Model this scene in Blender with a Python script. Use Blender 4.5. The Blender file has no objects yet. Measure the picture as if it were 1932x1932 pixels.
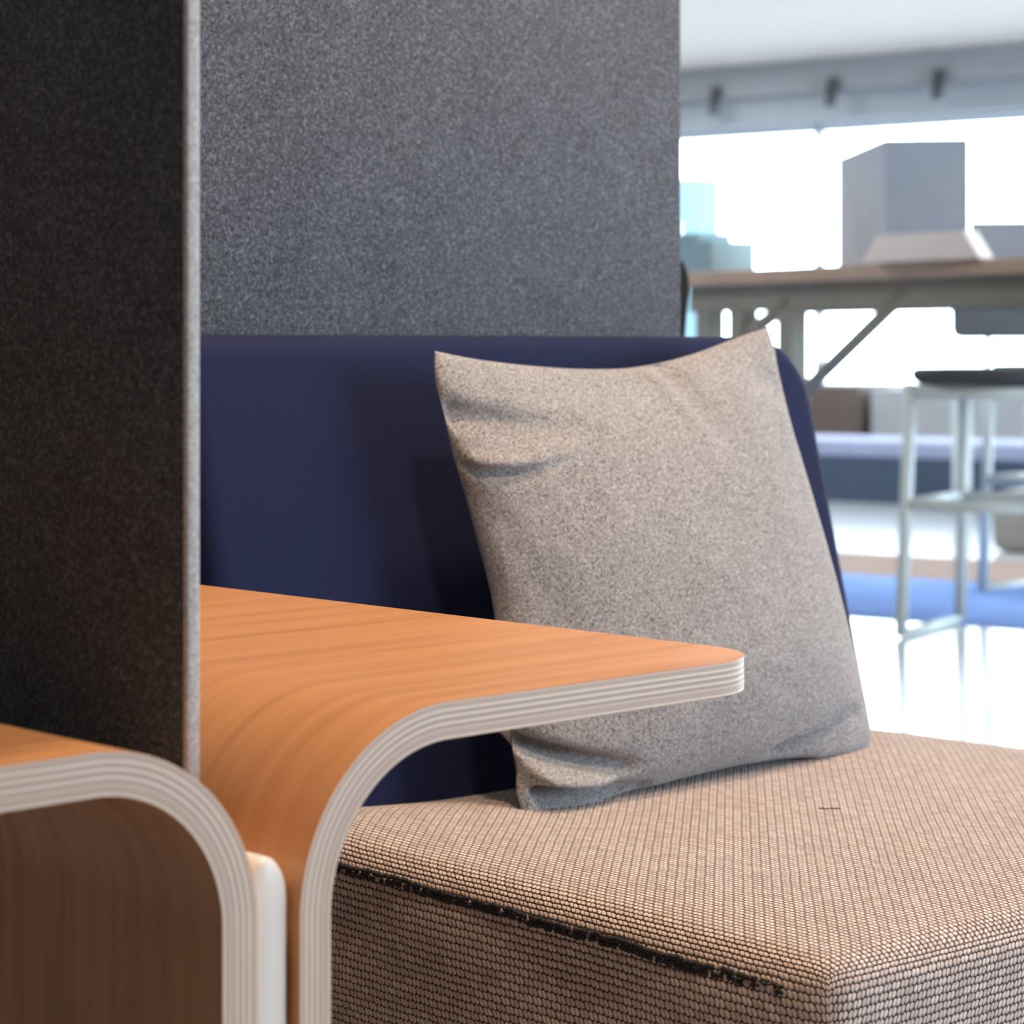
import bpy, bmesh, math, random
from mathutils import Vector, Matrix, noise
random.seed(7)
C = bpy.context.scene.collection
SC = bpy.context.scene

# ---------------------------------------------------------------- camera, world, light, exposure
EYE = 0.86
F_PX = 4500.0
cam_d = bpy.data.cameras.new('camera'); cam = bpy.data.objects.new('camera', cam_d); C.objects.link(cam)
cam.location = (0, 0, EYE); cam.rotation_euler = (math.radians(90), 0, 0)
cam_d.sensor_width = 36; cam_d.lens = 36 * F_PX / 1932
cam_d.shift_y = (655 - 966) / 1932
cam_d.clip_start = 0.05; cam_d.clip_end = 200
cam_d.dof.use_dof = True; cam_d.dof.focus_distance = 1.85; cam_d.dof.aperture_fstop = 8.6
SC.camera = cam
SC.view_settings.view_transform = 'Standard'; SC.view_settings.look = 'None'
SC.view_settings.gamma = 1; SC.view_settings.exposure = 0.0
try: SC.view_settings.use_curve_mapping = False
except Exception: pass

NEAR = math.radians(44)          # heading of the lounge furniture
ROOM = math.atan2(-.6, .8)       # heading of the room
def rot(p, a): return (p[0]*math.cos(a)-p[1]*math.sin(a), p[0]*math.sin(a)+p[1]*math.cos(a))

world = bpy.data.worlds.new('sky'); SC.world = world; world.use_nodes = True
bg = world.node_tree.nodes['Background']
bg.inputs[0].default_value = (0.76, 0.88, 1.0, 1); bg.inputs[1].default_value = 13.5

def area(name, loc, size, power, col, target=None, shape='DISK', sy=None, portal=False, rotz=None, spread=180):
    d = bpy.data.lights.new(name, 'AREA'); d.shape = shape; d.size = size
    if sy: d.size_y = sy
    d.energy = power; d.color = col; d.spread = math.radians(spread)
    if portal: d.cycles.is_portal = True
    o = bpy.data.objects.new(name, d); C.objects.link(o); o.location = loc
    t = Vector(target) - Vector(loc)
    o.rotation_euler = t.to_track_quat('-Z', 'Y').to_euler()
    return o
def nearp(b, a, z): x, y = rot((b, a), NEAR); return (x, y, z)
def roomp(x2, y2, z): x, y = rot((x2, y2), ROOM); return (x, y, z)
WARM = (1.0, 0.69, 0.44)
area('downlight', nearp(1.95, 1.45, 2.72), .22, 38, WARM, nearp(1.85, 1.5, 0))
area('downlight', nearp(1.15, .65, 2.72), .22, 30, WARM, nearp(1.1, 1.1, 0))
area('window_portal', roomp(3.98, 8.5, 1.5), 11.0, 1, (1, 1, 1), roomp(0, 8.5, 1.5), 'RECTANGLE', 1.9, True)
for q in ((-6.5, 5.5), (-6.5, 9.0), (-8.5, 12.2), (-3.5, 8.0)):
    area('fill_panel', roomp(q[0], q[1], 2.74), 1.2, 60, (.93, .97, 1), roomp(q[0], q[1], 0), 'SQUARE')  # added fill lights below the ceiling to brighten the far furniture
area('window_portal', roomp(-3.5, 14.12, 1.5), 15, 1, (1, 1, 1), roomp(-3.5, 0, 1.5), 'RECTANGLE', 1.9, True)

# ---------------------------------------------------------------- node helpers
class NT:
    def __init__(s, name):
        s.m = bpy.data.materials.new(name); s.m.use_nodes = True
        s.t = s.m.node_tree; s.t.nodes.clear()
        s.out = s.n('ShaderNodeOutputMaterial')
        s.b = s.n('ShaderNodeBsdfPrincipled'); s.l(s.b.outputs[0], s.out.inputs[0])
    def n(s, k, **kw):
        x = s.t.nodes.new(k)
        for a, v in kw.items(): setattr(x, a, v)
        return x
    def l(s, a, b): s.t.links.new(a, b)
    def put(s, sock, v):
        if hasattr(v, 'links'): s.l(v, sock)
        else: sock.default_value = v
    def M(s, op, a, b=0.0, c=None, clamp=False):
        x = s.n('ShaderNodeMath', operation=op, use_clamp=clamp)
        s.put(x.inputs[0], a); s.put(x.inputs[1], b)
        if c is not None: s.put(x.inputs[2], c)
        return x.outputs[0]
    def smooth(s, v, lo, hi, a=0.0, b=1.0):
        x = s.n('ShaderNodeMapRange', interpolation_type='SMOOTHSTEP')
        s.put(x.inputs[0], v); x.inputs[1].default_value = lo; x.inputs[2].default_value = hi
        x.inputs[3].default_value = a; x.inputs[4].default_value = b
        return x.outputs[0]
    def mix(s, f, a, b, mode='MIX'):
        x = s.n('ShaderNodeMix', data_type='RGBA', blend_type=mode)
        s.put(x.inputs[0], f); s.put(x.inputs[6], a); s.put(x.inputs[7], b)
        return x.outputs[2]
    def ramp(s, f, stops, interp='LINEAR'):
        x = s.n('ShaderNodeValToRGB'); x.color_ramp.interpolation = interp
        e = x.color_ramp.elements
        while len(e) < len(stops): e.new(0.5)
        for k, (p, c) in enumerate(stops): e[k].position = p; e[k].color = (*c, 1)
        s.put(x.inputs[0], f); return x.outputs[0]
    def noise(s, vec, scale, detail=2, rough=.5, dim='3D', out=0):
        x = s.n('ShaderNodeTexNoise', noise_dimensions=dim); s.l(vec, x.inputs['Vector'])
        x.inputs['Scale'].default_value = scale; x.inputs['Detail'].default_value = detail
        x.inputs['Roughness'].default_value = rough; return x.outputs[out]
    def coord(s, k='Object'): return s.n('ShaderNodeTexCoord').outputs[k]
    def scale(s, v, sc, loc=(0, 0, 0), r=(0, 0, 0)):
        x = s.n('ShaderNodeMapping'); s.l(v, x.inputs[0]); x.inputs['Scale'].default_value = sc
        x.inputs['Location'].default_value = loc; x.inputs['Rotation'].default_value = r; return x.outputs[0]
    def bump(s, h, dist, strength=1.0):
        x = s.n('ShaderNodeBump'); s.l(h, x.inputs['Height']); x.inputs['Distance'].default_value = dist
        x.inputs['Strength'].default_value = strength; s.l(x.outputs[0], s.b.inputs['Normal'])
    def set(s, **kw):
        for k, v in kw.items(): s.put(s.b.inputs[k.replace('_', ' ')], v)

def plain(name, col, rough=.5, metal=0.0, var=.06, sc=6.0, spec=.5):
    t = NT(name); n = t.noise(t.coord(), sc, 3)
    lo = tuple(c*(1-var) for c in col); hi = tuple(min(1, c*(1+var)) for c in col)
    t.set(Base_Color=t.ramp(n, [(.3, lo), (.7, hi)]), Roughness=rough, Metallic=metal)
    t.b.inputs['Specular IOR Level'].default_value = spec
    return t.m

def felt(name, dark, mid, light, sc=330, bumpd=.0006):
    t = NT(name); co = t.coord()
    warp = t.noise(co, sc*.35, 2, .5, out=1)
    v = t.n('ShaderNodeVectorMath', operation='MULTIPLY_ADD'); t.l(warp, v.inputs[0]); v.inputs[1].default_value = (.006,)*3; t.l(co, v.inputs[2])
    n1 = t.noise(v.outputs[0], sc, 4, .72)
    n2 = t.noise(co, sc*2.1, 2, .6)
    big = t.noise(co, 14, 3, .5)
    f = t.M('ADD', t.M('MULTIPLY', n1, .72), t.M('MULTIPLY', n2, .28))
    f = t.M('ADD', f, t.M('MULTIPLY', t.M('SUBTRACT', big, .5), .05))
    t.set(Base_Color=t.ramp(f, [(.36, dark), (.50, mid), (.63, light)]), Roughness=.95)
    t.b.inputs['Specular IOR Level'].default_value = .1
    t.b.inputs['Sheen Weight'].default_value = .25; t.b.inputs['Sheen Roughness'].default_value = .5
    t.bump(f, bumpd, .8)
    return t.m

MAT = {}
MAT['screen_felt'] = felt('grey_screen_felt', (.010, .015, .024), (.055, .071, .100), (.18, .215, .27), 350)
MAT['lit_edge_felt'] = felt('lit_screen_felt', (.34, .36, .40), (.54, .57, .62), (.74, .77, .80), 380)  # screen felt with the light on its near edge painted in
MAT['pillow_felt'] = felt('light_grey_pillow_felt', (.055, .055, .06), (.30, .296, .31), (.50, .50, .53), 400, .0008)

t = NT('navy_backrest_cloth'); co = t.coord(); n = t.noise(co, 900, 2)
w = t.n('ShaderNodeTexWave', wave_type='BANDS', bands_direction='X'); t.l(co, w.inputs[0]); w.inputs['Scale'].default_value = 260; w.inputs['Distortion'].default_value = .4
w2 = t.n('ShaderNodeTexWave', wave_type='BANDS', bands_direction='Z'); t.l(co, w2.inputs[0]); w2.inputs['Scale'].default_value = 260; w2.inputs['Distortion'].default_value = .4
t.set(Base_Color=t.ramp(n, [(.35, (.003, .007, .038)), (.65, (.008, .015, .072))]), Roughness=.8)
t.b.inputs['Sheen Weight'].default_value = .03; t.b.inputs['Specular IOR Level'].default_value = .2
t.bump(t.M('ADD', w.outputs[1], w2.outputs[1]), .0002, .5); MAT['navy'] = t.m

def weave():
    t = NT('beige_brown_seat_weave')
    uv = t.n('ShaderNodeUVMap'); uv.uv_map = 'UVMap'
    wob = t.noise(uv.outputs[0], 45, 2, .5, out=1)
    v = t.n('ShaderNodeVectorMath', operation='MULTIPLY_ADD'); t.l(wob, v.inputs[0]); v.inputs[1].default_value = (.0022,)*3; t.l(uv.outputs[0], v.inputs[2])
    sx = t.n('ShaderNodeSeparateXYZ'); t.l(v.outputs[0], sx.inputs[0])
    PU, PV = .0100, .0058
    vv = t.M('DIVIDE', sx.outputs[1], PV); row = t.M('FLOOR', vv); fv = t.M('FRACT', vv)
    par = t.M('MULTIPLY', t.M('ADD', row, t.M('MULTIPLY', t.M('SUBTRACT', fv, .5), .40)), -.5)
    uu = t.M('ADD', t.M('DIVIDE', sx.outputs[0], PU), par); fu = t.M('FRACT', uu); cu = t.M('FLOOR', uu)
    # distance from the pair of stitches that fills one cell
    av = t.M('ABSOLUTE', t.M('SUBTRACT', fv, .5)); au = t.M('ABSOLUTE', t.M('SUBTRACT', fu, .5))
    bead = t.M('ABSOLUTE', t.M('SUBTRACT', au, .21))
    hv = t.smooth(av, .16, .50, 1, .12); hu = t.smooth(bead, .10, .27, 1, .0); mid = t.smooth(au, .0, .07, .62, 1.0)
    r2 = t.M('ADD', t.M('POWER', t.M('DIVIDE', bead, .29), 2.0), t.M('POWER', t.M('DIVIDE', av, .49), 2.0))
    h = t.M('MULTIPLY', t.smooth(r2, .15, 1.35, 1, 0), mid)
    rnd = t.n('ShaderNodeTexWhiteNoise', noise_dimensions='2D'); cb = t.n('ShaderNodeCombineXYZ'); t.l(cu, cb.inputs[0]); t.l(row, cb.inputs[1]); t.l(cb.outputs[0], rnd.inputs[0])
    yarn = t.noise(uv.outputs[0], 900, 2)
    dk = (.050, .030, .025)
    lt = t.mix(rnd.outputs[0], (.66, .56, .545, 1), (.88, .78, .765, 1))
    lt = t.mix(t.smooth(yarn, .35, .7), t.mix(.25, lt, (.1, .07, .06, 1)), lt)
    t.set(Base_Color=t.mix(t.smooth(h, .02, .50), (*dk, 1), lt), Roughness=.85)
    t.b.inputs['Specular IOR Level'].default_value = .2; t.b.inputs['Sheen Weight'].default_value = .15
    t.bump(h, .0022, 1.0)
    return t.m
MAT['weave'] = weave()
MAT['seam'] = plain('dark_navy_seam_thread', (.022, .022, .032), .9, var=.6, sc=300)

def wood(name, a, b, c, rough=.36, coat=.12):
    t = NT(name); uv = t.n('ShaderNodeUVMap'); uv.uv_map = 'UVMap'
    v1 = t.scale(uv.outputs[0], (1.1, 26, 1)); v2 = t.scale(uv.outputs[0], (5, 190, 1)); v3 = t.scale(uv.outputs[0], (40, 700, 1))
    n1 = t.noise(v1, 1.6, 4, .6); n2 = t.noise(v2, 1.0, 3, .6); n3 = t.noise(v3, 1.0, 1, .5)
    f = t.M('ADD', t.M('MULTIPLY', n1, .6), t.M('ADD', t.M('MULTIPLY', n2, .28), t.M('MULTIPLY', n3, .12)))
    t.set(Base_Color=t.ramp(f, [(.36, a), (.5, b), (.64, c)]), Roughness=rough)
    t.b.inputs['Coat Weight'].default_value = coat; t.b.inputs['Coat Roughness'].default_value = .3
    t.bump(f, .00015, .5); return t.m
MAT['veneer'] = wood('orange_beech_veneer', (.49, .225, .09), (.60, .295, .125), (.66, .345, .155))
MAT['veneer_shaded'] = wood('shaded_veneer_underside', (.27, .13, .065), (.40, .20, .10), (.46, .25, .13), .5, .0)  # same wood as the top, its underside shade put into the colour

t = NT('plywood_layers'); uv = t.n('ShaderNodeUVMap'); uv.uv_map = 'UVMap'
sp = t.n('ShaderNodeSeparateXYZ'); t.l(uv.outputs[0], sp.inputs[0])
P = (.56, .445, .385); L = (.88, .81, .73); D = (.42, .31, .265)
st = [(0, L), (.05, P), (.16, P), (.185, L), (.235, L), (.26, D), (.34, P), (.365, L), (.41, L), (.44, D), (.53, P), (.56, L), (.60, L), (.63, D), (.72, P), (.74, L), (.77, P), (.93, P), (.955, L)]
ply = t.ramp(sp.outputs[1], st)
gn = t.noise(t.scale(uv.outputs[0], (14, 9, 1)), 3, 3)
t.set(Base_Color=t.mix(t.M('MULTIPLY', gn, .35), ply, (.46, .36, .30, 1)), Roughness=.45); MAT['ply'] = t.m

MAT['white_plastic'] = plain('white_lacquer', (.80, .80, .80), .3, var=.01)
MAT['black_leather'] = plain('charcoal_upholstery', (.018, .018, .02), .9, spec=.1)
MAT['bar_frame'] = plain('warm_grey_frame', (.25, .235, .205), .6)
MAT['dark_metal'] = plain('dark_grey_metal', (.26, .245, .22), .5, .0)
MAT['grey_metal'] = plain('pale_grey_metal', (.54, .60, .61), .4, .0)
MAT['black_metal'] = plain('black_metal', (.07, .075, .08), .5)
MAT['ceiling'] = plain('ceiling_paint', (.80, .735, .665), .9, var=.01)
MAT['wall'] = plain('wall_paint', (.62, .62, .62), .9, var=.02)
MAT['dark_wall'] = plain('dark_brown_wall', (.10, .075, .06), .9, var=.1)
MAT['soffit'] = plain('grey_bulkhead_paint', (.36, .37, .385), .8, var=.03)
MAT['blind'] = plain('pale_blind_cassette', (.42, .45, .48), .7, var=.03)
MAT['mullion'] = plain('white_window_frame', (.70, .76, .82), .5, var=.02)
MAT['bar_top'] = plain('tan_bar_top', (.46, .34, .26), .5, var=.08)
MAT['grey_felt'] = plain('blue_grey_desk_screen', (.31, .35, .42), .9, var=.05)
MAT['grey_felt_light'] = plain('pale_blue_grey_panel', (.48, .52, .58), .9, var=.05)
MAT['white_box'] = plain('white_card', (.78, .72, .70), .6, var=.02)
MAT['charcoal_shell'] = plain('charcoal_shell', (.045, .05, .06), .6)
MAT['navy_bench'] = plain('slate_blue_bench', (.06, .085, .135), .8)
MAT['lit_bench_top'] = plain('lit_blue_cushion', (.34, .38, .55), .7)  # bench seat top, the light falling on it put into the colour
MAT['brown_cab'] = plain('brown_cabinet', (.13, .095, .08), .6)
MAT['pale_cab'] = plain('pale_grey_cabinet', (.42, .43, .44), .6)
MAT['teal'] = plain('teal_facade', (.075, .13, .145), .8, var=.1, sc=.2)
MAT['teal_dark'] = plain('grey_teal_planter', (.26, .38, .43), .8)
MAT['paving'] = plain('outdoor_paving', (.45, .47, .48), .9, sc=.3)

# floor: pale polished boards with a brown strip and a blue strip, all running across the room
t = NT('polished_floor'); co = t.coord()
sp = t.n('ShaderNodeSeparateXYZ'); t.l(co, sp.inputs[0])
n = t.noise(co, 1.3, 4); y = t.M('ADD', sp.outputs[1], t.M('MULTIPLY', n, .1))
base = t.ramp(n, [(.3, (.58, .61, .65)), (.7, (.66, .68, .71))])
t.set(Base_Color=base, Roughness=.16); t.b.inputs['Specular IOR Level'].default_value = .7; MAT['floor'] = t.m
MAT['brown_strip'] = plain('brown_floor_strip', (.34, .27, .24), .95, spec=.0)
MAT['blue_strip'] = plain('blue_floor_strip', (.22, .34, .66), .95, var=.1, spec=.0)

t = NT('window_glass'); tr = t.n('ShaderNodeBsdfTransparent'); gl = t.n('ShaderNodeBsdfGlossy'); gl.inputs['Roughness'].default_value = .02
tr.inputs[0].default_value = (.96, .98, .98, 1)
lw = t.n('ShaderNodeFresnel'); lw.inputs[0].default_value = 1.45
mx = t.n('ShaderNodeMixShader'); t.l(lw.outputs[0], mx.inputs[0]); t.l(tr.outputs[0], mx.inputs[1]); t.l(gl.outputs[0], mx.inputs[2]); t.l(mx.outputs[0], t.out.inputs[0]); MAT['glass'] = t.m

# ---------------------------------------------------------------- mesh helpers (frame = heading; coordinates given in that frame)
def link(name, verts, faces, mat, parent=None, frame=0.0, origin=(0, 0, 0), uvs=None, smooth=True, sharp=None):
    ox, oy, oz = origin
    me = bpy.data.meshes.new(name)
    me.from_pydata([(x-ox, y-oy, z-oz) for x, y, z in verts], [], faces)
    if uvs:
        ul = me.uv_layers.new(name='UVMap')
        for i, uvp in enumerate(uvs): ul.data[i].uv = uvp
    mats = mat if isinstance(mat, (list, tuple)) else [mat]
    for m in mats: me.materials.append(m)
    me.validate(); me.update()
    if smooth:
        for p in me.polygons: p.use_smooth = True
        if sharp is not None: me.set_sharp_from_angle(angle=math.radians(sharp))
    o = bpy.data.objects.new(name, me); C.objects.link(o)
    if parent: o.parent = parent; o.location = (0, 0, 0)
    else:
        x, y = rot((ox, oy), frame); o.location = (x, y, oz); o.rotation_euler = (0, 0, frame)
    return o
class T:                                   # an Empty at a thing's base; parts are given in the frame's own coordinates
    def __init__(s, name, label, cat, base, frame, group=None):
        s.o = bpy.data.objects.new(name, None); C.objects.link(s.o); s.o.empty_display_size = .1
        x, y = rot(base[:2], frame); s.o.location = (x, y, base[2]); s.o.rotation_euler = (0, 0, frame)
        s.base = base; s.frame = frame; tag(s.o, label, cat, group)
    def part(s, name, vf, mat, parent=None, **kw):
        return link(name, vf[0], vf[1], mat, parent or s.o, s.frame, s.base, **kw)
def tag(o, label, cat, group=None):
    o['label'] = label; o['category'] = cat
    if group: o['group'] = group
def thing(name, vf, mat, label, cat, base, frame, group=None, **kw):
    o = link(name, vf[0], vf[1], mat, None, frame, base, **kw); tag(o, label, cat, group); return o
def struct(name, vf, mat, base=(0, 0, 0), frame=0.0, parent=None, **kw):
    o = link(name, vf[0], vf[1], mat, parent, frame, base, **kw); o['kind'] = 'structure'; return o
def join(*vfs):
    V, Fc = [], []
    for v, f in vfs:
        k = len(V); V += list(v); Fc += [tuple(i+k for i in q) for q in f]
    return V, Fc
def box(x0, x1, y0, y1, z0, z1, r=0.0, seg=3):
    if r <= 0:
        v = [(x, y, z) for z in (z0, z1) for y in (y0, y1) for x in (x0, x1)]
        return v, [(0, 2, 3, 1), (4, 5, 7, 6), (0, 1, 5, 4), (2, 6, 7, 3), (0, 4, 6, 2), (1, 3, 7, 5)]
    bm = bmesh.new(); bmesh.ops.create_cube(bm, size=1)
    for q in bm.verts: q.co = Vector(((x0+x1)/2+q.co.x*(x1-x0), (y0+y1)/2+q.co.y*(y1-y0), (z0+z1)/2+q.co.z*(z1-z0)))
    bmesh.ops.bevel(bm, geom=bm.edges[:], offset=r, segments=seg, profile=.5, affect='EDGES')
    out = [tuple(q.co) for q in bm.verts], [tuple(q.index for q in f.verts) for f in bm.faces]
    bm.verts.index_update(); out = [tuple(q.co) for q in bm.verts], [tuple(q.index for q in f.verts) for f in bm.faces]
    bm.free(); return out
def tube(pts, r, n=12, cap=True):
    V, Fc = [], []; P = [Vector(p) for p in pts]; prev = None
    for i, p in enumerate(P):
        d = (P[min(i+1, len(P)-1)]-P[max(i-1, 0)]).normalized()
        u = d.orthogonal().normalized() if prev is None else (prev - d*prev.dot(d)).normalized(); prev = u
        w = d.cross(u); rr = r[i] if isinstance(r, (list, tuple)) else r
        for k in range(n):
            a = 2*math.pi*k/n; q = p + (u*math.cos(a)+w*math.sin(a))*rr; V.append(tuple(q))
    for i in range(len(P)-1):
        for k in range(n):
            a, b = i*n+k, i*n+(k+1) % n; Fc.append((a, b, b+n, a+n))
    if cap: Fc.append(tuple(range(n))[::-1]); Fc.append(tuple(range((len(P)-1)*n, len(P)*n)))
    return V, Fc
def interp(pts, t):
    L = [0.0]
    for p, q in zip(pts, pts[1:]): L.append(L[-1]+math.dist(p, q))
    d = t*L[-1]
    for i in range(len(pts)-1):
        if d <= L[i+1] or i == len(pts)-2:
            f = (d-L[i])/(L[i+1]-L[i])
            # catmull-rom
            p0 = pts[max(i-1, 0)]; p1 = pts[i]; p2 = pts[i+1]; p3 = pts[min(i+2, len(pts)-1)]
            return tuple(.5*(2*p1[k]+(p2[k]-p0[k])*f+(2*p0[k]-5*p1[k]+4*p2[k]-p3[k])*f*f+(3*p1[k]-p0[k]-3*p2[k]+p3[k])*f**3) for k in range(len(p1)))

# ---------------------------------------------------------------- the room
X0, X1, Y0, Y1, H = -12.0, 4.0, -3.5, 14.15, 2.77
struct('floor', box(X0, X1, Y0, Y1, -.12, 0), MAT['floor'], frame=ROOM, smooth=False)
struct('ceiling', box(X0-.2, X1+.2, Y0-.2, Y1+.2, H, H+.12), MAT['ceiling'], frame=ROOM, smooth=False)
struct('wall_back', box(X0, X1, Y0-.2, Y0, 0, H), MAT['dark_wall'], frame=ROOM, smooth=False)
struct('wall_left', box(X0-.2, X0, Y0-.2, Y1+.2, 0, H), MAT['dark_wall'], frame=ROOM, smooth=False)
struct('wall_far', join(box(X0, X1, Y1, Y1+.2, 0, .57), box(X0, X1, Y1, Y1+.2, 2.37, H)), MAT['wall'], frame=ROOM, smooth=False)
struct('wall_right', join(box(X1, X1+.2, Y0-.2, Y1+.2, 0, .45), box(X1, X1+.2, Y0-.2, Y1+.2, 2.5, H), box(X1, X1+.2, Y0-.2, 3.0, .45, 2.5)), MAT['wall'], frame=ROOM, smooth=False)
struct('trim_1', join(box(X0, X1, Y1-.30, Y1-.002, 2.555, H-.001)), MAT['soffit'], frame=ROOM, smooth=False)
struct('trim_2', join(box(X0, X1, Y1-.16, Y1-.002, 2.372, 2.555)), MAT['blind'], frame=ROOM, smooth=False)
def window(n, along, fixed, lo, hi, z0, z1, axis):
    fr = []; w = .03
    def b(a0, a1, c0, c1, z0_, z1_): return box(a0, a1, c0, c1, z0_, z1_) if axis == 'x' else box(c0, c1, a0, a1, z0_, z1_)
    c0, c1 = fixed+.06, fixed+.12
    fr += [b(lo+.001, hi-.001, c0, c1, z0, z0+.05), b(lo+.001, hi-.001, c0, c1, z1-.05, z1), b(lo+.001, lo+w, c0, c1, z0, z1), b(hi-w, hi-.001, c0, c1, z0, z1)]
    f = struct('window_%d' % n, join(*fr), MAT['mullion'], frame=ROOM, smooth=False)
    g = struct('pane', b(lo+w, hi-w, fixed+.085, fixed+.095, z0+.05, z1-.05), MAT['glass'], frame=ROOM, smooth=False)
    g.parent = f; g.matrix_parent_inverse = f.matrix_basis.inverted(); 
k = 1
for x in (-12.0, -9.9, -8.06, -5.1, -2.1, .9): window(k, None, Y1, x, {-12.0: -9.9, -9.9: -8.06, -8.06: -5.1, -5.1: -2.1, -2.1: .9, .9: 4.0}[x], .57, 2.37, 'x'); k += 1
for y in (3.0, 5.78, 8.56, 11.34): window(k, None, X1, y, y+2.78, .45, 2.5, 'y'); k += 1
o = struct('trim_3', box(-9.6, -2, 7.95, 8.8, .0, .006), MAT['brown_strip'], frame=ROOM, smooth=False)
o = struct('trim_4', box(-9.6, -2, 6.75, 7.95, .0, .006), MAT['blue_strip'], frame=ROOM, smooth=False)
# outdoors
struct('ground_outside', box(-40, 40, Y1+.25, 60, -.6, -.5), MAT['paving'], frame=ROOM, smooth=False)
def facade(x0, x1, y, z1):
    t = T('building', 'teal glass building outside the window, left of the desk screen', 'building', (x0, y, -.5), ROOM)
    t.part('wall', box(x0, x1, y, y+.5, -.5, z1), MAT['teal'], smooth=False)
    for i in range(3):
        a = x0+.35+i*(x1-x0-.3)/3
        t.part('window', box(a, a+.5, y-.05, y+.02, .9, z1-.6), MAT['mullion'], smooth=False)
facade(-19.2, -16.5, 26, 3.05)

# ---------------------------------------------------------------- waterfall side tables (bent plywood)
def bent_table(name, label, bo, dirn, b_end, a0, a1, zt, th, R, rc, cat='table'):
    """bo = outer face of the leg, dirn = +1/-1 the way the top runs"""
    t = T(name, label, cat, (bo, a0, 0), NEAR)
    prof = []                                 # (b, z, nb, nz) on the outer surface, leg foot to tip
    nz = 14
    for i in range(nz): prof.append((bo, (zt-R)*i/nz, -dirn, 0))
    for i in range(33):
        g = math.pi/2*i/32
        prof.append((bo+dirn*(R-R*math.cos(g)), zt-R+R*math.sin(g), -dirn*math.cos(g), math.sin(g)))
    xs = bo+dirn*R; L = abs(b_end-xs)
    flat = [L*i/14 for i in range(1, 15) if L*i/14 < L-rc-.002]+[L-rc]
    flat += [L-rc+rc*math.sin(math.pi/2*i/16) for i in range(1, 17)]
    for d in flat: prof.append((xs+dirn*d, zt, 0, 1))
    S = [0.0]
    for p, q in zip(prof, prof[1:]): S.append(S[-1]+math.hypot(q[0]-p[0], q[1]-p[1]))
    NA = 12
    def inset(p):
        d = abs(p[0]-xs) if p[3] == 1 and abs(p[1]-zt) < 1e-6 else 0
        if d > L-rc:
            k = min(1, (d-(L-rc))/rc); return rc*(1-math.sqrt(max(0, 1-k*k)))
        return 0.0
    def surf(off):
        V = []
        for p in prof:
            e = inset(p)
            for j in range(NA+1): V.append((p[0]-p[2]*off, a0+e+(a1-a0-2*e)*j/NA, p[1]-p[3]*off))
        return V
    n = len(prof)
    def sheet(o0, o1, nm, mat):
        A, B = surf(o0), surf(o1); V = A+B; k = len(A); Fc = []; uv = []
        def U(i, j, lay): return (S[i], A[i*(NA+1)+j][1])
        for i in range(n-1):
            for j in range(NA):
                q = (i*(NA+1)+j, i*(NA+1)+j+1, (i+1)*(NA+1)+j+1, (i+1)*(NA+1)+j)
                Fc.append(q if dirn < 0 else q[::-1])
                c = [U(i, j, 0), U(i, j+1, 0), U(i+1, j+1, 0), U(i+1, j, 0)]; uv += c if dirn < 0 else c[::-1]
                q2 = tuple(x+k for x in q); Fc.append(q2[::-1] if dirn < 0 else q2); uv += c[::-1] if dirn < 0 else c
        loop = [(i, 0) for i in range(n)]+[(n-1, j) for j in range(1, NA+1)]+[(i, NA) for i in range(n-2, -1, -1)]+[(0, j) for j in range(NA-1, -1, -1)]
        acc = 0
        for (i, j), (i2, j2) in zip(loop, loop[1:]):
            a, b = i*(NA+1)+j, i2*(NA+1)+j2; d = math.dist(A[a], A[b])
            q = (a, b, b+k, a+k); c = [(acc, 0), (acc+d, 0), (acc+d, 1), (acc, 1)]
            Fc.append(q if dirn > 0 else q[::-1]); uv += c if dirn > 0 else c[::-1]; acc += d
        t.part(nm, (V, Fc), mat, uvs=uv, sharp=40)
    sheet(0, .0006, 'top_veneer', MAT['veneer']); sheet(.0006, th-.0004, 'plywood_core', MAT['ply']); sheet(th-.0004, th, 'underside_veneer', MAT['veneer_shaded'])
    return t
bent_table('side_table', 'bent plywood side table with orange wood top reaching towards the pillow', .8388, 1, 1.260, 1.039, 1.82, .651, .0225, .112, .065)
bent_table('side_table', 'bent plywood side table at the left edge, in front of the dark felt screen', .8050, -1, .25, 1.034, 1.70, .651, .0235, .105, .036)

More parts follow.
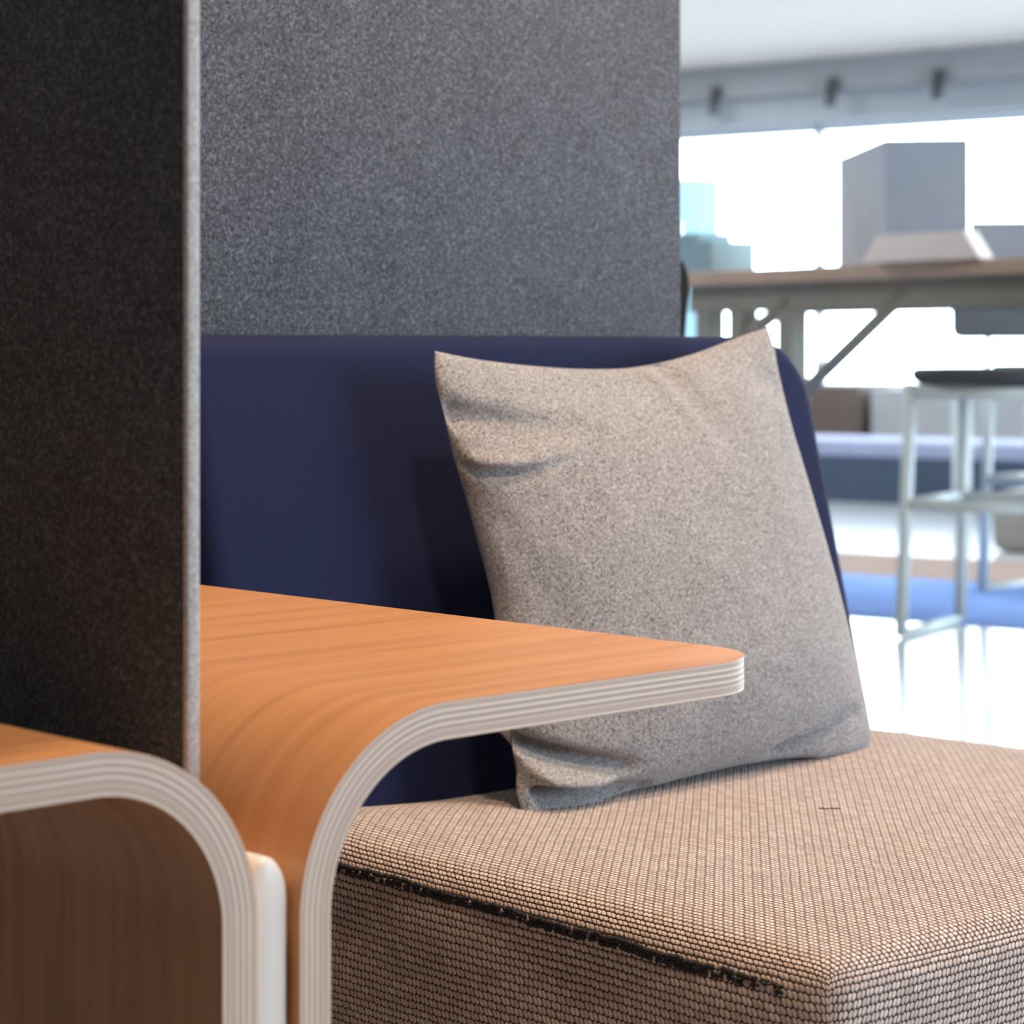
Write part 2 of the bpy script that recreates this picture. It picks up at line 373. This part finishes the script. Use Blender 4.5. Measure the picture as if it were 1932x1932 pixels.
# ---------------------------------------------------------------- felt screens
def felt_panel(x0, x1, y0, y1, z0, z1, r): return box(x0, x1, y0, y1, z0, z1, r, 3)
s1 = T('felt_screen', 'dark felt screen standing between the two side tables, at the left', 'screen', (.824, 1.045, 0), NEAR)
s1.part('felt_panel', felt_panel(.8114, .8222, 1.1125, 1.862, .57, 1.50, .0015), MAT['screen_felt'], sharp=60)
o = s1.part('lit_edge_strip', felt_panel(.8126, .8222, 1.1085, 1.1135, .572, 1.499, .002), MAT['lit_edge_felt'], sharp=60); o['label'] = 'felt edge strip painted pale for the light on it'  # added strip that carries the painted light on the screen's near end
def rail(x0, x1, y0, y1, z1):
    prof = [(x0, 0), (x0, z1-.026)]+[((x0+x1)/2-(x1-x0)/2*math.cos(g), z1-.026+.026*math.sin(g)) for g in [math.pi*i/20 for i in range(1, 20)]]+[(x1, z1-.026), (x1, 0)]
    V = []; r = .004; cx = (x0+x1)/2
    rings = [(y0+r, 1.0), ]
    rings = [(y0, r), (y0+r*.3, r*.3), (y0+r, 0), (y1-r, 0), (y1, r)]
    for (y, ins) in rings:
        for (x, z) in prof: 
            k = (x-cx)/((x1-x0)/2); V.append((x-k*ins, y, z-(ins if z > z1-.03 else 0)))
    m = len(prof); Fc = []
    for i in range(len(rings)-1):
        for j in range(m-1): a = i*m+j; Fc.append((a, a+1, a+1+m, a+m))
    Fc.append(tuple(range(m))[::-1]); Fc.append(tuple(range((len(rings)-1)*m, len(rings)*m)))
    return V, Fc
o = s1.part('base_rail', rail(.8058, .8362, 1.045, 1.70, .577), MAT['white_plastic'], sharp=50); o['label'] = 'white rounded base rail'
s2 = T('felt_screen', 'tall grey felt screen standing behind the navy backrest', 'screen', (1.45, 1.871, 0), NEAR)
s2.part('felt_panel', felt_panel(.835, 2.077, 1.866, 1.876, .10, 1.50, .003), MAT['screen_felt'], sharp=60)
for b in (.95, 1.95): s2.part('foot', box(b-.02, b+.02, 1.866, 1.96, 0, .10, .004), MAT['white_plastic'])

# ---------------------------------------------------------------- lounge seat
def seat_mesh(x0, x1, y0, y1, z0, z1, r):
    nx, ny, nzz = 72, 60, 14
    cx, cy = (x0+x1)/2, (y0+y1)/2
    def crown(x, y):
        u = (x-x0)/(x1-x0); v = (y-y0)/(y1-y0)
        k = (max(0, 1-(2*u-1)**6))*(max(0, 1-(2*v-1)**6))
        h = .010*k
        h += .013*math.exp(-(max(0, x-x0)/.16)**2)*(.50+.50*v)
        h += .004*math.exp(-((u-.10)/.12)**2-((v-.88)/.14)**2)
        h -= .004*math.exp(-((u-.35)/.12)**2-((v-.72)/.10)**2)
        h += .0022*noise.noise(Vector((x*7, y*7, 3)))*k
        return h
    V, Fc, uv = [], [], []
    def deform(p):
        x, y, z = p
        q = Vector((min(max(x, x0+r), x1-r), min(max(y, y0+r), y1-r), min(max(z, z0+r), z1-r)))
        d = Vector(p)-q
        if d.length > 1e-9: P_ = q+d.normalized()*r
        else: P_ = Vector(p)
        nzf = max(0, min(1, (z-(z1-.10))/.10))
        P_.z += crown(x, y)*nzf
        s = .0016*noise.noise(Vector((x*9, y*9, z*9)))
        P_.x += s; P_.y += s
        # gentle pull of the cover along the seam
        if z < z1-.03:
            P_.x += .003*math.sin(y*21)*math.exp(-((z-(z1-.05))/.03)**2)
        return tuple(P_)
    def grid(o, du, dv, n, m, uvf, flip):
        k = len(V); pts = []
        for i in range(n+1):
            for j in range(m+1):
                p = tuple(o[c]+du[c]*i/n+dv[c]*j/m for c in range(3)); pts.append(p); V.append(deform(p))
        for i in range(n):
            for j in range(m):
                a = [i*(m+1)+j, (i+1)*(m+1)+j, (i+1)*(m+1)+j+1, i*(m+1)+j+1]
                if flip: a = a[::-1]
                Fc.append(tuple(k+x for x in a)); uv.extend(uvf(pts[x]) for x in a)
    # uneven spacing so the rounded rim is well sampled is not needed at this density
    grid((x0, y0, z1), (x1-x0, 0, 0), (0, y1-y0, 0), nx, ny, lambda p: (p[1], p[0]), False)
    grid((x0, y0, z0), (x1-x0, 0, 0), (0, y1-y0, 0), 20, 20, lambda p: (p[1], p[0]), True)
    grid((x0, y0, z0), (0, y1-y0, 0), (0, 0, z1-z0), ny, nzz*2, lambda p: (p[1], x0-(z1-p[2])), True)
    grid((x1, y0, z0), (0, y1-y0, 0), (0, 0, z1-z0), ny, nzz*2, lambda p: (p[1], x1+(z1-p[2])), False)
    grid((x0, y0, z0), (x1-x0, 0, 0), (0, 0, z1-z0), nx, nzz*2, lambda p: (p[0], -(z1-p[2])), False)
    grid((x0, y1, z0), (x1-x0, 0, 0), (0, 0, z1-z0), nx, nzz*2, lambda p: (p[0], (z1-p[2])), True)
    return (V, Fc), uv
SX0, SX1, SY0, SY1, SZ = 1.300, 2.205, 1.030, 1.70, .424
seat = T('lounge_sofa', 'lounge seat with brown and beige woven cushion and navy blue backrest', 'sofa', ((SX0+SX1)/2, 1.36, 0), NEAR)
vf, uv = seat_mesh(SX0, SX1, SY0, SY1, .13, SZ, .023)
so = seat.part('seat_cushion', vf, MAT['weave'], uvs=uv)
bm = bmesh.new(); bm.from_mesh(so.data); bmesh.ops.remove_doubles(bm, verts=bm.verts, dist=.00005); bmesh.ops.recalc_face_normals(bm, faces=bm.faces); bm.to_mesh(so.data); bm.free()
pts = []
for i in range(61):
    y = 1.075+(SY1-.08-1.075)*i/60
    z = .4085+.0125*i/60+.0008*math.sin(i*.45)+.0005*math.sin(i*1.3)
    pts.append((SX0+.0002+.0016*noise.noise(Vector((SX0*9, y*9, (z-.009)*9))), y, z))
def ribbon(pts, hw, out):
    V, Fc = [], []
    for i, (x, y, z) in enumerate(pts):
        k = min(1, i/6)*1.0; w = hw*(.75+.25*math.sin(i*2.3))*max(.15, k)
        V += [(x+.001, y, z-w), (x-out, y, z-w*.5), (x-out, y, z+w*.5), (x+.001, y, z+w)]
    for i in range(len(pts)-1):
        for j in range(3): a = i*4+j; Fc.append((a, a+1, a+5, a+4))
    return V, Fc
def beads(pts):
    V, Fc = [], []; rnd = random.Random(5); n = 150
    for k in range(n):
        f = k/(n-1); q = f*(len(pts)-1); i = min(int(q), len(pts)-2); w = q-i
        p = [pts[i][c]*(1-w)+pts[i+1][c]*w for c in range(3)]
        for row in (-1, 1):
            if rnd.random() < (.10 if f > .1 else .35): continue
            ry_, rz_ = .0026*rnd.uniform(.85, 1.15), .0030*rnd.uniform(.7, 1.1)*(1 if f > .06 else .6)
            c = (p[0]-.0002, p[1]+row*.0010, p[2]+row*.0024+rnd.uniform(-.0006, .0006)); b = len(V)
            for a in range(4):
                th_ = math.pi*(a+.5)/4
                for g in range(7):
                    ph = 2*math.pi*g/7; V.append((c[0]+.0016*math.cos(th_), c[1]+ry_*math.sin(th_)*math.cos(ph), c[2]+rz_*math.sin(th_)*math.sin(ph)))
            for a in range(3):
                for g in range(7): x1, x2 = b+a*7+g, b+a*7+(g+1) % 7; Fc.append((x1, x2, x2+7, x1+7))
            Fc.append(tuple(range(b, b+7))); Fc.append(tuple(range(b+21, b+28))[::-1])
    return V, Fc
o = seat.part('seam', beads(pts), MAT['seam']); o['label'] = 'dark seam stitched under the cushion edge'
seat.part('plinth', box(SX0+.05, SX1-.05, SY0+.06, SY1-.03, .05, .14), MAT['dark_metal'], smooth=False)
for x in (SX0+.1, SX1-.1):
    for y in (SY0+.1, SY1-.08): seat.part('foot', tube([(x, y, 0), (x, y, .055)], .02), MAT['dark_metal'])

def slab(outline, thick, r, place, mat, t, name, nseg=5):
    """rounded-rect outline (list of (u,v)) -> solid with rounded rims; place maps (u, v, d) to the frame"""
    m = len(outline); cu = sum(p[0] for p in outline)/m; cv = sum(p[1] for p in outline)/m
    rings = [(r*(1-math.sin(g)), r*(1-math.cos(g))) for g in [math.pi/2*i/nseg for i in range(nseg+1)]]
    rings += [(i, thick-d) for i, d in rings[::-1]]
    N = []
    for k in range(m):
        p, q = outline[k-1], outline[(k+1) % m]; tx, ty = q[0]-p[0], q[1]-p[1]; l = math.hypot(tx, ty); N.append((ty/l, -tx/l))
    V, Fc = [], []
    for ins, d in rings:
        for k in range(m): V.append(place(outline[k][0]-N[k][0]*ins, outline[k][1]-N[k][1]*ins, d))
    for i in range(len(rings)-1):
        for k in range(m): a, b = i*m+k, i*m+(k+1) % m; Fc.append((a, b, b+m, a+m))
    Fc.append(tuple(range(m))[::-1]); Fc.append(tuple(range((len(rings)-1)*m, len(rings)*m)))
    o = t.part(name, (V, Fc), mat, sharp=60)
    bm = bmesh.new(); bm.from_mesh(o.data); bmesh.ops.recalc_face_normals(bm, faces=bm.faces); bm.to_mesh(o.data); bm.free()
    o.data.set_sharp_from_angle(angle=math.radians(60)); return o
def rrect(u0, u1, v0, v1, r, rt=None, n=8, rl=None):
    rt = rt or r; rl = rl or rt; out = []
    for (cx, cy, a0, rr) in ((u1-r, v0+r, -90, r), (u1-rt, v1-rt, 0, rt), (u0+rl, v1-rl, 90, rl), (u0+r, v0+r, 180, r)):
        for i in range(n+1):
            a = math.radians(a0+90*i/n); out.append((cx+rr*math.cos(a), cy+rr*math.sin(a)))
    return out
LEAN = .2415
def back_place(u, v, d): return (u, 1.686+LEAN*(v-.455)+d, v)
slab(rrect(1.298, 2.206, .30, .872, .03, .075, rl=.025), .075, .022, back_place, MAT['navy'], seat, 'backrest')

# ---------------------------------------------------------------- pillow
TOP = [(1.5392, .8564), (1.5927, .8481), (1.6632, .8415), (1.7375, .8374), (1.8168, .8385), (1.9034, .8504), (1.988, .8699), (2.0440, .8824)]
LEFT = [(1.534, .4256), (1.5308, .4472), (1.5361, .4677), (1.5374, .4888), (1.5415, .5265), (1.5463, .5742), (1.5518, .6224), (1.5479, .6767), (1.5433, .7215), (1.5379, .7566), (1.5352, .7967), (1.5332, .8296), (1.5392, .8564)]
RIGHT = [(2.045, .4200), (2.0540, .4465), (2.0540, .4844), (2.0520, .5344), (2.0480, .5906), (2.0430, .659), (2.0380, .7282), (2.0360, .7865), (2.0410, .8393), (2.0460, .863), (2.0440, .8824)]
BOT = [(1.534, .4256), (1.5814, .4260), (1.6462, .433), (1.7211, .438), (1.7992, .441), (1.8806, .440), (1.966, .433), (2.045, .4200)]
def seg_d(u, v, a, b):
    ax, ay = a; bx, by = b; dx, dy = bx-ax, by-ay
    t = ((u-ax)*dx+(v-ay)*dy)/(dx*dx+dy*dy); tc = max(0, min(1, t))
    side = (dx*(v-ay)-dy*(u-ax))/math.hypot(dx, dy)
    return math.hypot(u-ax-dx*tc, v-ay-dy*tc), tc, side
FOLDS = [  # (from, to, width, height) ; negative = crease
    ((.0, .86), (.26, .875), .035, -.020), ((.02, .775), (.25, .845), .014, .013), ((.0, .748), (.13, .775), .013, -.008), ((.03, .66), (.10, .40), .03, -.004),
    ((.0, .170), (.21, .110), .020, -.050), ((-.02, .118), (.17, .082), .019, .034), ((.05, .060), (.28, .030), .018, -.028), ((.02, .0), (.18, .0), .022, .014),
    ((.61, 1.0), (.67, .85), .032, -.016), ((.56, .99), (.62, .85), .02, .007), ((.66, .055), (.90, .13), .020, -.018), ((.80, .02), (.98, .06), .03, .006),
    ((.93, .88), (.80, .99), .03, -.008)]
def pillow():
    NU, NV = 150, 140; V, Fc = [], []
    nrm = Vector((0, -1, -.30)).normalized()      # towards the sitter
    def pt(u, v, side):
        b = interp(BOT, u); tp = interp(TOP, u); l = interp(LEFT, v); r = interp(RIGHT, v)
        x = (1-v)*b[0]+v*tp[0]+(1-u)*l[0]+u*r[0]-((1-u)*(1-v)*BOT[0][0]+u*(1-v)*BOT[-1][0]+(1-u)*v*TOP[0][0]+u*v*TOP[-1][0])
        z = (1-v)*b[1]+v*tp[1]+(1-u)*l[1]+u*r[1]-((1-u)*(1-v)*BOT[0][1]+u*(1-v)*BOT[-1][1]+(1-u)*v*TOP[0][1]+u*v*TOP[-1][1])
        y = 1.57+.30*(z-.42)+.015*math.sin(math.pi*u)*0
        Uu, Vv = abs(2*u-1), abs(2*v-1)
        e = ((1-Uu**2.3)**.62)*((1-Vv**2.3)**.62) if 0 < u < 1 and 0 < v < 1 else 0
        if side > 0:
            h = .086*e
            for a, c, w, hh in FOLDS:
                d, tc, sd = seg_d(u, v, a, c)
                if d < w*3.2:
                    k = math.exp(-(d/w)**2)*(1-.75*tc); h += hh*k*min(1, e*6+.05 if hh < 0 else e*6+.05)
            h += .003*e*noise.noise(Vector((x*14, z*14, 1.3)))+.0012*e*noise.noise(Vector((x*40, z*40, 5)))
        else: h = -.052*e+.002*e*noise.noise(Vector((x*14, z*14, 9)))
        p = Vector((x, y, z))+nrm*h
        return (p.x, p.y, max(p.z, .4225 if side > 0 else .424))
    for side in (1, -1):
        k = len(V)
        for i in range(NU+1):
            s = i/NU; u = .5-.5*math.cos(math.pi*s)*(.55)-.5*(.45)*(1-2*s)
            for j in range(NV+1):
                q = j/NV; v = .5-.5*math.cos(math.pi*q)*(.55)-.5*(.45)*(1-2*q)
                V.append(pt(min(1, max(0, u)), min(1, max(0, v)), side))
        for i in range(NU):
            for j in range(NV):
                a = k+i*(NV+1)+j; f = (a, a+NV+1, a+NV+2, a+1); Fc.append(f if side > 0 else f[::-1])
    return V, Fc
po = thing('pillow', pillow(), MAT['pillow_felt'], 'square grey wool pillow leaning against the navy backrest', 'pillow', (1.79, 1.56, .42), NEAR)
bm = bmesh.new(); bm.from_mesh(po.data); bmesh.ops.remove_doubles(bm, verts=bm.verts, dist=.00005); bmesh.ops.recalc_face_normals(bm, faces=bm.faces); bm.to_mesh(po.data); bm.free()

tp_ = [(1.729+(.0118*math.cos(-.75))*(i-5)/5*.8, 1.372+(.0118*math.sin(-.75))*(i-5)/5*.8+.0012*math.sin(i*1.1), .4368) for i in range(11)]
thing('loose_thread', tube(tp_, .0006, 6), MAT['seam'], 'tiny dark loose thread lying on top of the woven seat cushion', 'thread', (1.729, 1.372, .436), NEAR)

# ---------------------------------------------------------------- chair back peeping out behind the grey screen
ch = T('lounge_chair', 'dark upholstered chair back peeping out behind the grey felt screen', 'chair', (2.35, 2.6, 0), NEAR)
slab(rrect(2.05, 2.606, .42, .998, .04, .05), .06, .02, lambda u, v, d: (u, 2.36-.1*(v-.5)+d, v), MAT['black_leather'], ch, 'backrest')
ch.part('seat', box(2.07, 2.59, 2.43, 2.95, .34, .44, .03), MAT['black_leather'])
for x in (2.12, 2.57):
    for y in (2.47, 2.9): ch.part('leg', tube([(x, y, 0), (x, y, .345)], .014), MAT['black_metal'])

# ---------------------------------------------------------------- bar table, things on it, stools
BT = math.atan2(-.856, .517)
def bt(X, D): return rot((X, D), -BT)
rx, ry = bt(1.524, 7.1)          # table frame: +x runs towards the camera, y away to the far side
bx1 = rx+2.3; bx0 = rx-1.85; by0 = ry; by1 = ry+.62
bar = T('bar_table', 'long bar height table with tan top and dark grey trestle frame', 'table', ((bx0+bx1)/2, (by0+by1)/2, 0), BT)
bar.part('tabletop', box(bx0, bx1, by0, by1, 1.08, 1.13, .004), MAT['bar_top'], sharp=30)
bar.part('apron', join(box(bx0+.05, bx1-.05, by0+.06, by0+.10, .985, 1.079), box(bx0+.05, bx1-.05, by1-.10, by1-.06, .985, 1.079)), MAT['bar_frame'], smooth=False)
for x in (rx-1.70, rx-1.50, rx-1.22, bx1-.15):
    bar.part('leg', box(x-.04, x+.04, by0+.045, by0+.115, .0, .985), MAT['bar_frame'], smooth=False)
bar.part('brace', tube([(rx-1.20, by0+.08, .68), (rx-.62, by0+.08, 1.04)], .026), MAT['bar_frame'])
bar.part('brace', tube([(rx-1.70, by0+.08, .80), (rx-1.22, by0+.08, 1.02)], .026), MAT['bar_frame'])

ds = T('desk_screen', 'blue grey corner desk screen standing on the bar table', 'screen', (*bt(1.195, 7.75), 1.131), BT)
cx, cy = bt(1.21, 7.74); ex, ey = bt(1.17, 8.55); gx, gy = bt(1.475, 7.70)
def wall2(p, q, z0, z1, th):
    d = Vector((q[0]-p[0], q[1]-p[1])).normalized(); n = Vector((-d.y, d.x))*th
    v = [(p[0], p[1], z0), (q[0], q[1], z0), (q[0]+n.x, q[1]+n.y, z0), (p[0]+n.x, p[1]+n.y, z0)]
    v += [(a, b, z1) for a, b, _ in v]
    return v, [(0, 3, 2, 1), (4, 5, 6, 7), (0, 1, 5, 4), (1, 2, 6, 5), (2, 3, 7, 6), (3, 0, 4, 7)]
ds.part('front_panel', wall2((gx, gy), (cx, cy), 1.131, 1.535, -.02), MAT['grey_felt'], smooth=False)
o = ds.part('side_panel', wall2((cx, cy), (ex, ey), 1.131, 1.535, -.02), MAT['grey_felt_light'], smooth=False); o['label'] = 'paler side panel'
hx, hy = bt(1.75, 7.66); kx, ky = bt(1.48, 7.70)
thing('desk_screen', wall2((hx, hy), (kx, ky), 1.131, 1.265, -.02), MAT['grey_felt'], 'low grey desk screen on the bar table at the right edge, beside the tall one', 'screen', (hx, hy, 1.131), BT, smooth=False)
wx, wy = bt(1.25, 7.52); vx, vy = bt(1.37, 7.42)
def wedge():
    x0_, y0_ = wx, wy
    p = [bt(1.12, 7.60), bt(1.42, 7.24), bt(1.48, 7.32), bt(1.17, 7.68)]; q = [bt(1.155, 7.58), bt(1.38, 7.285), bt(1.43, 7.33), bt(1.18, 7.64)]
    v = [(a, b, 1.131) for a, b in p]+[(a, b, 1.216) for a, b in q]
    return v, [(0, 3, 2, 1), (4, 5, 6, 7), (0, 1, 5, 4), (1, 2, 6, 5), (2, 3, 7, 6), (3, 0, 4, 7)]
thing('storage_box', wedge(), MAT['white_box'], 'low white box with slanted sides lying on the bar table', 'box', (*bt(1.3, 7.55), 1.131), BT, smooth=False)
pv = bt(.72, 8.75)
pl = T('planter_box', 'grey teal planter box at the left end of the bar table', 'planter', (pv[0], pv[1], 1.131), BT)
pl.part('box', box(pv[0]-.25, pv[0]+.02, pv[1], pv[1]+.2, 1.131, 1.25, .004), MAT['teal_dark'])
pl.part('rim', box(pv[0]-.25, pv[0]-.10, pv[1]+.02, pv[1]+.18, 1.25, 1.285, .004), MAT['teal_dark'])

def stool(label, P4, group, zs=.80, r=.019, back=False):
    cxm = sum(p[0] for p in P4)/4; cym = sum(p[1] for p in P4)/4
    t = T('bar_stool', label, 'stool', (cxm, cym, 0), 0.0, group)
    V, Fc = [], []; N = 36; e1 = Vector((P4[3][0]-P4[0][0], P4[3][1]-P4[0][1])); e2 = Vector((P4[1][0]-P4[0][0], P4[1][1]-P4[0][1]))
    for k, (rr, z) in enumerate(((.0, zs-.052), (.92, zs-.052), (1.02, zs-.036), (1.04, zs-.014), (.98, zs), (.7, zs-.008), (0, zs-.010))):
        for i in range(N):
            a = 2*math.pi*i/N; sx = math.copysign(abs(math.cos(a))**.6, math.cos(a)); sy = math.copysign(abs(math.sin(a))**.6, math.sin(a))
            q = e1*(.52*rr*sx)+e2*(.52*rr*sy)
            V.append((cxm+q.x, cym+q.y, z))
    for k in range(6):
        for i in range(N): a, b = k*N+i, k*N+(i+1) % N; Fc.append((a, b, b+N, a+N))
    t.part('seat', (V, Fc), MAT['charcoal_shell'])
    for p in P4:
        t.part('leg', tube([(p[0], p[1], .01), (p[0]+(cxm-p[0])*.10, p[1]+(cym-p[1])*.10, zs-.045)], r), MAT['grey_metal'])
    ring = []
    for z, k in ((.395, .06),):
        q = [(p[0]+(cxm-p[0])*k, p[1]+(cym-p[1])*k, z) for p in P4]
        t.part('footrest', join(*[tube([q[i], q[(i+1) % 4]], r) for i in range(4)]), MAT['grey_metal'])
    q = [(p[0], p[1], .014) for p in P4]
    t.part('floor_frame', join(tube([q[0], q[1]], .013), tube([q[3], q[2]], .013)), MAT['grey_metal'])
    q = [(p[0]+(cxm-p[0])*.10, p[1]+(cym-p[1])*.10, zs-.075) for p in P4]
    t.part('seat_frame', join(*[tube([q[i], q[(i+1) % 4]], r) for i in range(4)]), MAT['grey_metal'])
    return t
stool('dark seated bar stool with pale metal legs, nearest under the bar table', [(1.148, 7.04), (1.399, 7.44), (1.756, 7.22), (1.505, 6.82)], 'bar stools')
stool('bar stool further back behind the nearest one, at the right edge', [(1.65, 8.36), (1.92, 8.62), (2.16, 8.36), (1.90, 8.10)], 'bar stools')
# chair with a charcoal back beyond the bar table
bc = T('bar_chair', 'charcoal high backed chair beyond the bar table at the right edge', 'chair', (2.5, 11.5, 0), 0.0)
slab(rrect(2.12, 2.9, .90, 1.14, .05, .06), .05, .015, lambda u, v, d: (u, 11.48+d, v), MAT['charcoal_shell'], bc, 'backrest')
bc.part('seat', box(2.18, 2.85, 11.54, 12.0, .66, .72, .02), MAT['charcoal_shell'])
for x in (2.30, 2.75): bc.part('back_post', tube([(x, 11.56, .66), (x, 11.52, .95)], .013), MAT['grey_metal'])
for x in (2.22, 2.8):
    for y in (11.6, 11.95): bc.part('leg', tube([(x, y, 0), (x, y, .665)], .015), MAT['grey_metal'])

# ---------------------------------------------------------------- along the far windows (room frame)
bench = T('bench', 'long slate blue bench with light painted on its cushion, in front of the far windows', 'bench', (-6.6, 12.1, 0), ROOM)
bench.part('base', box(-9.3, -4.2, 11.75, 12.5, 0, .25), MAT['navy_bench'], smooth=False)
bench.part('cushion', box(-9.3, -4.2, 11.73, 12.5, .25, .34, .02), MAT['lit_bench_top'])
thing('cabinet', box(-7.56, -7.20, 13.2, 13.6, 0, .62, .005), MAT['brown_cab'], 'low brown cabinet behind the bench, beside the navy backrest', 'cabinet', (-7.38, 13.4, 0), ROOM, sharp=30)
thing('cabinet', box(-7.14, -6.1, 13.25, 13.7, 0, .60, .005), MAT['pale_cab'], 'pale grey low cabinet behind the bench, seen between the stool legs', 'cabinet', (-6.6, 13.5, 0), ROOM, sharp=30)
thing('block', box(-4.40, -3.75, 9.2, 9.8, 0, .26, .05), MAT['dark_metal'], 'grey ottoman on the floor at the right edge behind the stools', 'block', (-4.1, 9.5, 0), ROOM)  # low block put where the floor shows a dark patch
def spot(x):
    t = T('spotlight', 'x', 'spotlight', (x, Y1-.36, 2.50), ROOM, 'spotlights on the grey bulkhead')
    t.part('mount', box(x-.03, x+.03, Y1-.37, Y1-.301, 2.56, 2.63, .004), MAT['black_metal'])
    t.part('lamp_head', tube([(x, Y1-.36, 2.56), (x, Y1-.375, 2.44)], .038), MAT['black_metal'])
    return t
for x, s in ((-8.62, 'left'), (-7.72, 'middle'), (-6.95, 'right')):
    q = spot(x); q.o['label'] = {'left': 'leftmost of the three small black spotlights on the bulkhead', 'middle': 'middle one of the three small black spotlights on the bulkhead', 'right': 'rightmost of the three small black spotlights on the bulkhead'}[s]
